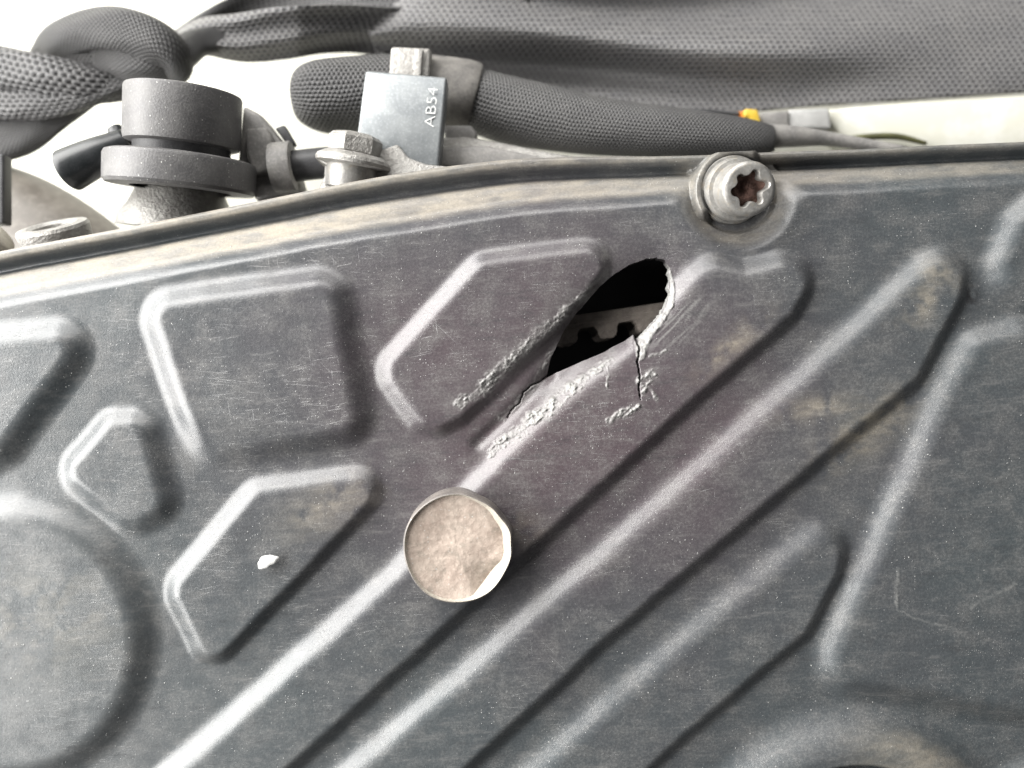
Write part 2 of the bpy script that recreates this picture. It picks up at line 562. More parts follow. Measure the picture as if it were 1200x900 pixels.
SC = [  # scuffs: polyline, width, strength
    ([(575, 532), (592, 516), (612, 503), (622, 490), (640, 480), (655, 462), (672, 450), (690, 438), (705, 428), (716, 421)], 8.5, .9),
    ([(540, 474), (562, 458), (580, 440), (596, 426), (612, 412), (628, 396), (645, 384), (662, 368), (680, 356), (694, 345)], 12, .62),
    ([(587, 490), (600, 480), (612, 468), (625, 452), (638, 432), (645, 415), (652, 404)], 8, .45),
    ([(712, 492), (728, 484), (746, 476)], 5, .9),
    ([(748, 446), (757, 440), (764, 436)], 6, .8),
    ([(768, 470), (760, 455), (756, 444)], 3, .5),
    ([(711, 455), (712, 435), (710, 425)], 2.0, .5),
    ([(598, 505), (620, 498), (640, 486), (655, 470)], 5, .8), ([(576, 534), (584, 520), (592, 510)], 5, .9), ([(640, 488), (662, 468), (680, 450)], 5.5, .95), ([(752, 462), (756, 448), (766, 440)], 5, .7), ([(730, 486), (744, 477)], 5, .8),
    ([(760, 418), (772, 416), (779, 412)], 3, .55),
    ([(1046, 664), (1044, 690), (1045, 712)], 2.2, .35), ([(1045, 712), (1075, 724), (1112, 733)], 2.0, .28), ([(1130, 708), (1158, 692), (1182, 681)], 2.2, .25),
    ([(300, 418), (330, 412)], 2, .2), ([(40, 700), (92, 742)], 1.8, .18), ([(60, 700), (105, 745)], 1.8, .15),
]


def height_and_masks(x, y):
    """x, y: photo pixels on the plane of the cover. Returns height and masks"""
    N = x.shape
    H = np.zeros(N)
    region = np.zeros(N, int)
    wx = x + 3.0 * (fbm(x, y, .02, 11, 2) - .5)
    wy = y + 3.0 * (fbm(x, y, .02, 23, 2) - .5)
    for i, (nm, P, r, hh, w, lb) in enumerate(PANELS):
        q = qp(P, hh * .5)
        r = max(r, w * .5 + (4 if w < 30 else 9))
        qq = inset(q, r)
        a = np.array(q)
        m = (x > a[:, 0].min() - w) & (x < a[:, 0].max() + w) & (y > a[:, 1].min() - w) & (y < a[:, 1].max() + w)
        d = sd_poly(wx[m], wy[m], qq) - r
        ww = w
        if i in (3, 4, 7, 8, 9):       # flanks that face the lower right are steeper
            g = (sd_poly(wx[m] + .8, wy[m] + .8, qq) - r - d) / 1.13
            ww = w * (1 - .36 * sstep(g, -.1, .75))
        t = np.clip(.5 - d / ww, 0, 1)
        h = hh * flank(t)
        if i in TAPER:
            (ux, uy), c0, c1, am = TAPER[i]
            h = h * (1 - am * sstep(x[m] * ux + y[m] * uy, c0, c1))
        Hm = H[m]
        H[m] = np.maximum(Hm, h)
        rg = region[m]
        rg[(d < w * .5 + 2) & (h >= Hm)] = i + 1
        region[m] = rg
    (cx, cy), R, hh, w = CIRCLE
    (cx, cy), = qp([(cx, cy)], hh * .5)
    d = np.hypot(wx - cx, wy - cy) - R
    t = np.clip(.5 - d / w, 0, 1)
    h = hh * flank(t)
    region[(d < w * .5 + 2) & (h >= H)] = 11
    H = np.maximum(H, h)
    # shallow waves of the moulding
    H += 1.2 * (fbm(x, y, .012, 3, 3) - .5)
    # ring boss at the lower right
    (bx, by), = qp([(1004, 1030)], 8)
    rr = np.hypot(x - bx, y - by)
    ring = 24 * sstep(rr, 205, 150) * (1 - sstep(rr, 140, 124) * 2.2)
    region[(rr < 204) & (region == 0)] = 12
    H = np.where(rr < 206, np.maximum(H, 0) * sstep(rr, 150, 206) + ring, H)
    rr2 = np.hypot(x - 1240, y - 1005)
    H += 18 * sstep(rr2, 130, 92)

    # rim along the top
    e = np.interp(x, EX2, EY2)
    wd = np.interp(x, WX, WY)
    t = (y - e) / wd
    prof_t = [-1, 0.0, .04, .14, .20, .27, .36, .42, .55, .72, .80, .94, 1.05, 1.3]
    prof_h = [-9, -9, -6, -6.5, -9, -25, -26, -18, -14, -11.5, -11.5, -11.5, -11.5, -11.5]
    tt = t + .02 * (fbm(x, y, .02, 5, 2) - .5)
    rim = np.interp(tt, np.linspace(-1, 1.3, 600), np.convolve(np.pad(np.interp(np.linspace(-1, 1.3, 600), prof_t, prof_h), 14, mode='edge'), np.hanning(29) / np.hanning(29).sum(), 'valid'))
    # seat around the bolt
    bq = (866, 222)
    rb = np.hypot(x - bq[0], y - bq[1])
    ang = np.arctan2(y - bq[1], x - bq[0])
    seat = -48 + 33 * sstep(rb, 41, 48) + 15 * np.clip((rb - 50) / 26, 0, 1) ** 1.0 * (1 - .0 * rb)
    # the plate is stepped up from the rim; the step swings round the bolt
    bq = (866, 222)
    rb = np.hypot(x - bq[0], y - bq[1])
    ang = np.arctan2(y - bq[1], x - bq[0])
    s1 = (.93 - t) * wd + 1.2 * (fbm(x, y, .03, 6, 2) - .5); s2 = 61 - rb
    kk = 16.0
    hh_ = np.clip(.5 + .5 * (s1 - s2) / kk, 0, 1)
    ss = s2 * (1 - hh_) + s1 * hh_ + kk * hh_ * (1 - hh_)
    H = rim - 3.5 + 15 * (1 - sstep(ss, -14, 14)) + H * (1 - sstep(ss, -24, -8))
    H -= 34 * sstep(rb, 49, 42)
    # raised collar that hugs the bolt on its upper left
    col = sstep(np.abs(rb - 47), 9, 3) * (sstep(-(np.cos(ang) * .75 + np.sin(ang) * .65), -.1, .35))
    H = np.maximum(H, -22 + 20 * col * (rb < 60) - 100 * (rb >= 60))
    region[ss > -15] = 13

    dust = np.zeros(N)
    dust = np.maximum(dust, sstep(t, .36, .48) * sstep(t, .95, .74) * .95)
    dust = np.maximum(dust, .7 * sstep(t, .21, .13))
    dust *= np.interp(x, [-200, 300, 700, 800, 1200], [.9, .85, .5, .4, .35])
    dust = np.maximum(dust, (.30 * sstep(ss, -12, 8)) * sstep(rb, 90, 60) * sstep(rb, 40, 50))  # bolt seat dust, which also paints in the arc's highlight
    # dust on the ring boss and small patches on the ribs
    dust = np.maximum(dust, .42 * sstep(rr, 190, 165) * sstep(rr, 128, 140) * sstep(x, 950, 1080))
    dust = np.maximum(dust, .7 * sstep(rr2, 120, 95))
    for (px_, py_, rx, ry, a, k) in ((1010, 505, 62, 24, -.62, .55), (955, 478, 50, 14, -.1, .35), (1075, 355, 36, 20, -.9, .35), (855, 405, 45, 13, -.7, .45),
                                      (470, 690, 60, 30, -.8, .0), (60, 720, 90, 60, 0, .18), (600, 620, 40, 25, 0, .2), (1095, 325, 22, 18, 0, .4), (390, 590, 60, 25, -.5, .3)):
        dx, dy = x - px_, y - py_
        u = (dx * math.cos(a) + dy * math.sin(a)) / rx; v = (-dx * math.sin(a) + dy * math.cos(a)) / ry
        g = np.exp(-(u * u + v * v) * 1.1) * sstep(fbm(x, y, .05, 31, 4), .3, .6)
        dust = np.maximum(dust, 1.15 * k * g)

    # the dent round the hole
    hole = qp(HOLE, 0)
    dh = sd_poly(x, y, hole)
    near = np.exp(-np.clip(dh, 0, 400) / 16.0)
    side = sstep((x - 712) * .66 + (y - 372) * -.75, 45, -25)     # lower left side is pushed in more
    H -= near * (4 + 5 * side)
    # groove of the blow: upper scar
    d2, t2 = d_line(x, y, [(535, 480), (600, 436), (660, 385), (700, 345)])
    H -= 4.5 * np.exp(-(d2 / 9) ** 2) * sstep(t2, 0, .3)
    d3, t3 = d_line(x, y, [(560, 520), (600, 482), (642, 440)])
    H -= 5 * np.exp(-(d3 / 8) ** 2)
    # cracks
    dark = np.zeros(N)
    for C, wid in ((CRACK1, 1.1), (CRACK2, 1.2)):
        dc, tc = d_line(x + 1.6 * (vnoise(x * .3, y * .3, 8) - .5), y, C)
        k = sstep(dc, wid * (1.1 - tc * .9) + .35, .2)
        H -= (6 if C is CRACK1 else 4) * k
        dark = np.maximum(dark, k * (.85 if C is CRACK1 else .5))
    # scuffs
    scuff = np.zeros(N)
    cu = x * .80 - y * .60; cv = x * .60 + y * .80      # strokes run steeply up to the right
    crumb = .5 * fbm(x, y, .26, 40, 3) + .5 * fbm(cv * 1.0, cu * .34, .46, 44, 3)
    patch = .45 + .55 * sstep(fbm(x, y, .07, 47, 2), .36, .54)
    for L, wdt, st in SC:
        dl, tl = d_line(x + 5 * (fbm(x, y, .08, 51, 3) - .5), y + 5 * (fbm(x, y, .08, 57, 3) - .5), L)
        wv = wdt * (.4 + 1.4 * fbm(x, y, .06, 91, 3))
        env = sstep(dl, wv, wv * .15)
        halo = sstep(dl, wdt * 2.2, 0) * .16 * (wdt > 4)
        k = np.maximum(env * (.25 + .75 * patch * sstep(crumb + .12 * env, .46, .62)), halo) * st
        scuff = np.maximum(scuff, k)
    H += np.clip(scuff - .16, 0, 1) * (1.0 + 13 * (crumb - .45) + 3 * (fbm(x, y, .55, 49, 2) - .5))
    # torn pale lip on the right side of the hole
    dt, tl = d_line(x, y, TEAR_R)
    wid = np.interp(tl, [0, .3, .6, .85, 1], [2.5, 4, 6.5, 9.5, 6])
    tear = sstep(dt + 2.5 * (fbm(x, y, .2, 61, 3) - .5), wid, wid * .45) * (x > 741)
    scuff = np.maximum(scuff, tear * (.10 + 1.15 * fbm(x, y, .20, 62, 4)))
    H += tear * 4.0 * (fbm(x, y, .15, 63, 3) - .2)
    # faint scrape fan right of the tear
    u = (x - 780) * .70 + (y - 375) * -.71; v = (x - 780) * .71 + (y - 375) * .70
    fan = np.exp(-(v - 12) ** 2 / 260) * sstep(u, -55, -10) * sstep(u, 75, 10) * sstep(fbm(u * .15, v * 1.3, .35, 71, 3), .48, .7)
    scuff = np.maximum(scuff, fan * .42)
    # dark smear under the small chip at upper right
    dsm = np.exp(-(((x - 1138) / 9) ** 2 + ((y - 346) / 13) ** 2)) * sstep(fbm(x, y, .15, 81, 3), .4, .6)
    dark = np.maximum(dark, .8 * dsm)

    tone = .10 + .70 * np.exp(-(((x - 640) / 330) ** 2 + ((y - 470) / 260) ** 2)) 
    light_falloff = .32 * sstep(x, 330, -60) * sstep(y, 330, 760) + .18 * sstep(y, 640, 900) * sstep(x, 700, 250)  # painted light falloff: left and lower left made paler
    light_falloff = np.clip(light_falloff, 0, .8)
    grit = sstep(x, 900, 1180) * sstep(y, 640, 800) * sstep(y, 900, 820) + .5 * sstep(x, 560, 700) * sstep(x, 900, 760) * sstep(y, 380, 520) * sstep(y, 760, 600)
    return H, region, dict(dust=np.clip(dust, 0, 1), scuff=np.clip(scuff, 0, 1), dark=np.clip(dark, 0, 1), tone=np.clip(tone, 0, 1), light_falloff=light_falloff, grit=np.clip(grit, 0, 1))


def domain(x, y):
    e = np.interp(x, EX2, EY2)
    jag = 3.2 * (fbm(x, y, .22, 95, 4) - .5) * sstep(x, 735, 765)
    return np.maximum(e - y, -(sd_poly(x, y, HOLE) + jag + 1.2 * (fbm(x, y, .12, 96, 2) - .5)))


def build_cover():
    def lines(segs):
        out = []
        for a, b, st in segs:
            n = int(round((b - a) / st))
            out += list(a + (b - a) * np.arange(n) / n)
        out.append(segs[-1][1])
        return np.array(out)
    xs = lines([(-170, 530, 2.0), (530, 800, .85), (800, 1370, 2.0)])
    ys = lines([(130, 290, 1.5), (290, 545, .85), (545, 1020, 2.0)])
    nx, ny = len(xs), len(ys)
    X, Y = np.meshgrid(xs, ys)
    dm = domain(X, Y)
    gx = (domain(X + .3, Y) - domain(X - .3, Y)) / .6
    gy = (domain(X, Y + .3) - domain(X, Y - .3)) / .6
    inside = dm < 0
    nb = np.zeros_like(inside)
    for dy in (-1, 0, 1):
        for dx in (-1, 0, 1):
            nb |= np.roll(np.roll(inside, dy, 0), dx, 1)
    snap = ~inside & nb
    g2 = np.maximum(gx * gx + gy * gy, .1)
    X = np.where(snap, X - gx * dm / g2, X)
    Y = np.where(snap, Y - gy * dm / g2, Y)
    keep = inside | snap
    fin = inside[:-1, :-1] | inside[1:, :-1] | inside[:-1, 1:] | inside[1:, 1:]
    fall = keep[:-1, :-1] & keep[1:, :-1] & keep[:-1, 1:] & keep[1:, 1:]
    fm = fin & fall
    idx = np.arange(nx * ny).reshape(ny, nx)
    F = np.stack([idx[:-1, :-1][fm], idx[1:, :-1][fm], idx[1:, 1:][fm], idx[:-1, 1:][fm]], 1)
    x, y = X.ravel(), Y.ravel()
    H, reg, masks = height_and_masks(x, y)
    V = np.stack([(x - 600) * S, (450 - y) * S, H * S], 1)

    # rim walls: every open edge of the hole and of the top edge goes down by the thickness of the moulding
    E = np.concatenate([F[:, [0, 1]], F[:, [1, 2]], F[:, [2, 3]], F[:, [3, 0]]])
    key = np.minimum(E[:, 0], E[:, 1]).astype(np.int64) * (nx * ny) + np.maximum(E[:, 0], E[:, 1])
    o = np.argsort(key, kind='stable'); ks = key[o]
    uniq = np.ones(len(ks), bool)
    eq = ks[1:] == ks[:-1]
    uniq[1:] &= ~eq; uniq[:-1] &= ~eq
    B = E[o[uniq]]
    mx, my = (x[B[:, 0]] + x[B[:, 1]]) / 2, (y[B[:, 0]] + y[B[:, 1]]) / 2
    is_hole = (mx > 600) & (mx < 820) & (my > 285) & (my < 480)
    is_top = ~is_hole & (mx > -168) & (mx < 1368) & (my < 400)

    fx, fy = x[F].mean(1), y[F].mean(1)
    fr = reg[F].max(1)
    # normals from the whole grid so that the parts meet without seams
    e1 = V[F[:, 2]] - V[F[:, 0]]; e2 = V[F[:, 3]] - V[F[:, 1]]
    fn = np.cross(e1, e2)
    Nn = np.zeros_like(V)
    for c in range(4):
        for ax in range(3):
            Nn[:, ax] += np.bincount(F[:, c], weights=fn[:, ax], minlength=len(V))
    Nn /= np.maximum(np.linalg.norm(Nn, axis=1, keepdims=True), 1e-30)

    root = empty('timing_belt_cover', (0, 0, 0))
    tag(root, 'dark grey moulded engine cover with raised panels, diagonal ribs and a torn hole', 'engine cover')

    def part(name, faces, label=None):
        if len(faces) == 0: return None
        used, inv = np.unique(faces.ravel(), return_inverse=True)
        ff = inv.reshape(-1, 4)
        me = bpy.data.meshes.new(name)
        me.vertices.add(len(used))
        me.vertices.foreach_set("co", V[used].astype(np.float32).ravel())
        me.loops.add(len(ff) * 4)
        me.loops.foreach_set("vertex_index", ff.ravel().astype(np.int32))
        me.polygons.add(len(ff))
        me.polygons.foreach_set("loop_start", np.arange(0, len(ff) * 4, 4, dtype=np.int32))
        me.polygons.foreach_set("use_smooth", np.ones(len(ff), bool))
        me.update(calc_edges=True)
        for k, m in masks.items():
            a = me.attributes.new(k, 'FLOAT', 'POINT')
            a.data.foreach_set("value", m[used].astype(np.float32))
        me.normals_split_custom_set_from_vertices(Nn[used].astype(np.float32))
        me.materials.append(M_cover)
        ob = bpy.data.objects.new(name, me)
        COL.objects.link(ob)
        ob.parent = root
        if label: ob['label'] = label
        return ob

    part('face_plate', F[fr == 0])
    for i, P in enumerate(PANELS):
        part(P[0], F[fr == i + 1], P[5])
    part('round_panel', F[fr == 11], 'large circular raised panel')
    part('ring_boss', F[fr == 12], 'dusty ring boss at the lower edge')
    part('rim', F[fr == 13], 'stepped rim caked with tan dust')

    def wall(name, Bm, depth, steps, whitef, label):
        vs, fs = [], []
        n = 0
        sc_, dk_, du_ = [], [], []
        for a, b in Bm:
            for q in (a, b):
                for k in range(steps + 1):
                    z = H[q] - depth * k / steps
                    inx = 0
                    vs.append(((x[q] - 600) * S, (450 - y[q]) * S, z * S))
                    w_ = whitef(x[q], y[q], k / steps)
                    sc_.append(w_[0]); dk_.append(w_[1]); du_.append(w_[2])
            m = steps + 1
            for k in range(steps):
                fs.append((n + k, n + k + 1, n + m + k + 1, n + m + k))
            n += 2 * m
        me = bpy.data.meshes.new(name)
        me.from_pydata(vs, [], fs)
        for nm, arr in (('scuff', sc_), ('dark', dk_), ('dust', du_), ('tone', [.5] * len(vs)), ('light_falloff', [0] * len(vs))):
            a = me.attributes.new(nm, 'FLOAT', 'POINT')
            a.data.foreach_set("value", np.array(arr, np.float32))
        bm = bmesh.new(); bm.from_mesh(me)
        bmesh.ops.remove_doubles(bm, verts=bm.verts, dist=1e-7)
        for f in bm.faces: f.smooth = True
        bm.to_mesh(me); bm.free()
        me.materials.append(M_cover)
        ob = bpy.data.objects.new(name, me)
        COL.objects.link(ob); ob.parent = root
        if label: ob['label'] = label
        return ob

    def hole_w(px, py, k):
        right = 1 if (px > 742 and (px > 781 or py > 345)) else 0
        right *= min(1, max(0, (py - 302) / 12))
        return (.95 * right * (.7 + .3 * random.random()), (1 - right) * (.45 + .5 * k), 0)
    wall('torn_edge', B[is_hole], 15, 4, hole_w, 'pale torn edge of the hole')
    wall('side_wall', B[is_top], 90, 6, lambda px, py, k: (0, min(.8, k * 2), .3 * (1 - k)), None)
    return root


cover = build_cover()


# ------------------------------------------------------------------ round boss on the cover (part of it)
def build_boss():
    cxp, cyp, hh = 536.5, 642.5, 40.0
    c = W(cxp, cyp, hh)
    R = 65.0 * (D - hh) / D
    segs = 120

    def outline(a):      # a: image angle, y up
        r = 1.0 + .010 * math.sin(3 * a + 1) + .008 * math.sin(5 * a)
        # slightly faceted and chipped on the right
        for a0, dep, w in ((0.62, .035, .22), (0.08, .03, .16), (-.55, .02, .3), (1.15, .02, .25)):
            r -= dep * math.exp(-((a - a0) / w) ** 2)
        return r

    base_k = 1.03
    rings_side = [(base_k, 0 - 6), (1.015, hh * .35), (1.0, hh * .8), (.997, hh - 2.2), (.988, hh - .6), (.97, hh)]

    def ringpts(kr, h, shift=(0, 0)):
        out = []
        for j in range(segs):
            a = 2 * math.pi * j / segs
            aa = a if a <= math.pi else a - 2 * math.pi
            r = R * kr * outline(aa)
            out.append(Vector((c.x + (r * math.cos(a) + shift[0]) * S, c.y + (r * math.sin(a) + shift[1]) * S, h * S)))
        return out

    def skin(rows, name, mat, par, lid=False):
        verts = [v for r in rows for v in r]
        faces = []
        for k in range(len(rows) - 1):
            for j in range(segs):
                j2 = (j + 1) % segs
                faces.append((k * segs + j, k * segs + j2, (k + 1) * segs + j2, (k + 1) * segs + j))
        if lid:
            verts.append(sum(rows[-1], Vector()) / segs)
            for j in range(segs):
                faces.append(((len(rows) - 1) * segs + j, (len(rows) - 1) * segs + (j + 1) % segs, len(verts) - 1))
        return mesh_obj(name, verts, faces, mat, par)

    side = skin([ringpts(k, h) for k, h in rings_side], 'boss_wall', M_cover_plain, cover)
    # worn pale rim: narrow on the left, a wide chamfer on the right and lower right
    rows = [ringpts(.97, hh)]

    def inner(a):        # inner limit of the pale chamfer
        aa = a if a <= math.pi else a - 2 * math.pi
        k = .965 - .115 * math.exp(-((aa - .25) / .75) ** 2) - .10 * math.exp(-((aa + .75) / .42) ** 2)
        # straight facet at the lower right
        fa = -.72
        ca = math.cos(aa - fa)
        if ca > .2: k = min(k, .80 / ca)
        return k
    row2, row3 = [], []
    for j in range(segs):
        a = 2 * math.pi * j / segs
        aa = a if a <= math.pi else a - 2 * math.pi
        k = inner(a)
        r = R * k * outline(aa)
        depth = 1.5 + 9 * (.965 - k)/.12
        row2.append(Vector((c.x + r * math.cos(a) * S, c.y + r * math.sin(a) * S, (hh - depth * .8) * S)))
        r -= 1.5
        row3.append(Vector((c.x + r * math.cos(a) * S, c.y + r * math.sin(a) * S, (hh - depth - 2.0) * S)))
    skin([rows[0], row2, row3], 'boss_rim', M_bossw, cover)
    # dished top with dried dirt
    nr = 26
    R3 = []
    for i in range(nr):
        k = 1 - i / nr
        row = []
        for j in range(segs):
            p = row3[j]
            x = c.x + (p.x - c.x) * k; y = c.y + (p.y - c.y) * k
            u, v = x / S, y / S
            n = float(fbm(np.array([u + 900]), np.array([v + 900]), .045, 5, 4)[0]) - .5
            n2 = float(fbm(np.array([u + 900]), np.array([v + 900]), .16, 9, 3)[0]) - .5
            z = p.z / S * k ** 3 + (hh - 9) * (1 - k ** 3) + (n * 3.5 + n2 * .9) * min(1, (1 - k) * 5)
            row.append(Vector((x, y, z * S)))
        R3.append(row)
    top = skin(R3, 'boss_top', M_bosst, cover, lid=True)
    top['label'] = 'dished end of the round boss filled with beige dirt'


def plain_cover_mat():
    return simple_mat("brown_grey_boss_plastic", (.11, .10, .095), (.19, .17, .155), .45, nscale=.04, fscale=.3, bump=.6, specks=.2)


M_cover_plain = plain_cover_mat()
build_boss()

# white fleck stuck to the pointed panel
vs, fs = [], []
cc = W(313.5, 658, 20)
n = 28
for k, (kr, hz) in enumerate(((1, -1.5), (.96, 2.6), (.72, 4.2))):
    for j in range(n):
        a = 2 * math.pi * j / n
        r = 1 + .10 * math.sin(2 * a + .6) + .12 * math.sin(3 * a + 2) + .05 * math.sin(7 * a)
        ux, uy = 11.5 * r * math.cos(a) * kr, 7.2 * r * math.sin(a) * kr
        t = math.radians(14)
        vs.append(cc + Vector(((ux * math.cos(t) - uy * math.sin(t)) * S, (ux * math.sin(t) + uy * math.cos(t)) * S, hz * S)))
for k in range(2):
    for j in range(n):
        fs.append((k * n + j, k * n + (j + 1) % n, (k + 1) * n + (j + 1) % n, (k + 1) * n + j))
fs.append(tuple(range(2 * n, 3 * n)))
fleck = mesh_obj('paint_fleck', vs, fs, M_white)
tag(fleck, 'small white oval fleck stuck on the pointed panel left of the round boss', 'paint fleck')

# ------------------------------------------------------------------ bolt in the rim
axis_b = (W(879, 221, 46) - W(858, 223, -14)).normalized()
bolt = empty('flange_bolt', W(858, 223, -14))
tag(bolt, 'dusty star-socket bolt with a rusty socket set in the rim of the cover', 'bolt')
lathe('washer_face', [(20, -6), (39, -6), (40, -4), (40, 3), (39, 6), (30, 7)], (858, 223, -14), axis_b, M_steel, bolt)
lathe('collar', [(30, 5), (36, 6), (36.8, 9), (36.3, 20), (35, 23), (29, 24)], (858, 223, -14), axis_b, M_steel, bolt)


def head():
    # side of the head, rounded shoulder, then a flat ring to the star socket
    o = W(858, 223, -14); ax = Vector(axis_b)
    u = ax.cross(Vector((0, 1, 0))).normalized() * -1
    v = ax.cross(u).normalized()
    if v.y < 0: v = -v
    seg = 144
    L = (W(879, 221, 46) - o).length / S

    def star(a, R0=18.0, amp=3.0):
        s = math.cos(6 * (a - .22))
        return R0 + amp * (math.copysign(abs(s) ** .7, s))
    prof = [(30.5, 20), (30.5, L - 6), (29.9, L - 3.2), (28.4, L - 1.2), (26.3, L - .2), (25, L)]
    verts, faces = [], []
    for r, t in prof:
        for j in range(seg):
            a = 2 * math.pi * j / seg
            verts.append(o + ax * t * S + (u * math.cos(a) + v * math.sin(a)) * (r * S * (1 + .006 * math.sin(3 * a + t))))
    for (sc_, t) in ((1.06, L - .1), (1.0, L - 1.6), (.98, L - 9), (.96, L - 17)):
        for j in range(seg):
            a = 2 * math.pi * j / seg
            worn = 1 + .05 * math.sin(2 * a + .4) + .03 * math.sin(5 * a)
            verts.append(o + ax * t * S + (u * math.cos(a) + v * math.sin(a)) * (star(a) * sc_ * worn * S))
    rows = len(prof) + 4
    for k in range(rows - 1):
        for j in range(seg):
            j2 = (j + 1) % seg
            faces.append((k * seg + j, k * seg + j2, (k + 1) * seg + j2, (k + 1) * seg + j))
    h = sharp(mesh_obj('head', verts, faces, M_steel, bolt), 28)
    bm = bmesh.new(); bm.from_mesh(h.data); bmesh.ops.recalc_face_normals(bm, faces=bm.faces); bm.to_mesh(h.data); bm.free()
    vs, fs = [], []
    for i in range(9):
        for j in range(48):
            a = 2 * math.pi * j / 48
            r = 24 * (i / 8)
            z = L - 13 + 2.5 * math.sin(r * .3 + a) + random.uniform(-.7, .7)
            vs.append(o + ax * z * S + (u * math.cos(a) + v * math.sin(a)) * (r * S))
    for i in range(8):
        for j in range(48):
            fs.append((i * 48 + j, i * 48 + (j + 1) % 48, (i + 1) * 48 + (j + 1) % 48, (i + 1) * 48 + j))
    s = mesh_obj('socket_floor', vs, fs, M_rust, bolt)
    s['label'] = 'rusty brown floor of the star socket'


head()

# ------------------------------------------------------------------ inside: black housing and timing belt
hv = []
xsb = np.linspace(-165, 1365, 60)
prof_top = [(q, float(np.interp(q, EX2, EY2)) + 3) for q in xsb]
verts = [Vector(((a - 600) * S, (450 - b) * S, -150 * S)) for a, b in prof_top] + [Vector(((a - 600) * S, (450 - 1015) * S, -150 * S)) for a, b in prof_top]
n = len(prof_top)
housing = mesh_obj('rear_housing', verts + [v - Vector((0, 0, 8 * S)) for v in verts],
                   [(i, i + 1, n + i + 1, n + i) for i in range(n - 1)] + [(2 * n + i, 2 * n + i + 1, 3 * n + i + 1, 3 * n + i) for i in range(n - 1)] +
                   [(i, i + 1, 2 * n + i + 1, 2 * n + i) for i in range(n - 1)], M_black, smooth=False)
tag(housing, 'rear housing coloured black for the shade behind the hole in the cover', 'engine housing')

belt = empty('timing_belt', W(720, 375, -62))
tag(belt, 'brown-grey toothed timing belt seen through the torn hole', 'timing belt')
bd = math.radians(8.5)
bdir = Vector((math.cos(bd), math.sin(bd), 0)); bnor = Vector((-math.sin(bd), math.cos(bd), 0))
O = W(718, 376, -52)


def bpt(u, v, z=0.0):
    return O + bdir * (u * S) + bnor * (v * S) + Vector((0, 0, z * S))


Lb = 260
bv, bf = [], []
sect = [(13, 0), (14, -2), (14, -80), (-3.6, -80), (-3.6, -1), (-2.6, 0), (1, 0), (2.2, .8), (3.5, .8), (4.4, 0)]
nb_ = 60
for i in range(nb_ + 1):
    u = -Lb + 2 * Lb * i / nb_
    for v, z in sect: bv.append(bpt(u, v, z))
m = len(sect)
for i in range(nb_):
    for j in range(m):
        bf.append((i * m + j, i * m + (j + 1) % m, (i + 1) * m + (j + 1) % m, (i + 1) * m + j))
sharp(mesh_obj('belt_back', bv, bf, M_belt, belt), 35)
# teeth: rounded, each worn a little differently
def tooth_mesh(seed):
    rn = random.Random(seed)
    key = [(-23, -2.2), (-18, -3.0), (-14.5, -6.0), (-12.6, -10), (-11.8, -14.5), (-9.8, -18.2), (-6.2, -20.4), (0, -21 + rn.uniform(-.6, .8)), (6.2, -20.4), (9.8, -18.2), (11.8, -14.5), (12.6, -10), (14.5, -6.0), (18, -3.0), (23, -2.2)]
    pr = catmull([(a, b) for a, b in key], 3)
    pr = [(p[0] + rn.uniform(-.55, .55), min(p[1], -2.2) + rn.uniform(-.5, .5)) for p in pr]
    vs_ = []
    for z, q in ((.4, .90), (-.2, .96), (-2.0, 1.0), (-79, 1.0)):
        for a, b in pr:
            vs_.append(bdir * (a * q * S) + bnor * ((b if b > -4 else -4 + (b + 4) * q) * S) + Vector((0, 0, z * S)))
    m = len(pr)
    fs_ = [tuple(range(m))[::-1]]
    for k in range(3):
        for j in range(m):
            fs_.append((k * m + j, k * m + (j + 1) % m, (k + 1) * m + (j + 1) % m, (k + 1) * m + j))
    me = bpy.data.meshes.new('tooth')
    me.from_pydata([tuple(v) for v in vs_], [], fs_)
    b = bmesh.new(); b.from_mesh(me); bmesh.ops.recalc_face_normals(b, faces=b.faces); b.to_mesh(me); b.free()
    me.materials.append(M_belt)
    for p in me.polygons: p.use_smooth = True
    return me


teeth = [tooth_mesh(k) for k in range(3)]
pitch = 49.5
for k in range(-3, 4):
    o = bpy.data.objects.new('tooth', teeth[k % 3])
    COL.objects.link(o)
    o.parent = belt
    o.location = bpt(-8 + k * pitch, 0) - belt.location
for o in list(belt.children)[1:4]: sharp(o, 40)

# ------------------------------------------------------------------ behind the cover
# cream painted car body far below
vs, fs, N1 = [], [], 40
for i in range(N1 + 1):
    for j in range(N1 + 1):
        X = (-1600 + 4400 * i / N1); Y = (-1900 + 4400 * j / N1)
        z = -560 + 26 * math.sin(X * .0021 + 1) - 60 * max(0, (X + 200) / 2400) ** 2
        vs.append(Vector(((X - 600) * S, (450 - Y) * S, z * S)))
for i in range(N1):
    for j in range(N1):
        a = i * (N1 + 1) + j
        fs.append((a, a + N1 + 1, a + N1 + 2, a + 1))
body = mesh_obj('car_body', vs, fs, M_cream)
bm = bmesh.new(); bm.from_mesh(body.data)
for f in bm.faces:
    if f.normal.z < 0: f.normal_flip()
bm.to_mesh(body.data); bm.free()
tag(body, 'cream painted car body seen in the gaps far behind the hoses', 'car body')

rail = empty('body_rail', W(1100, 135, -250))
tag(rail, 'cream painted body rail on the right below the grey mesh fabric', 'body rail')
prism('painted_face', [(957, 128), (1080, 118), (1320, 104), (1500, 96), (1500, 190), (1060, 190), (1000, 168), (985, 158)], -235, 60, M_cream, rail, bevel=6)
tube('seal_strip', [(975, 166, -226, 3), (1010, 161, -222, 4.5), (1050, 160, -222, 4.5), (1085, 168, -226, 3)], M_olive, rail, seg=12)

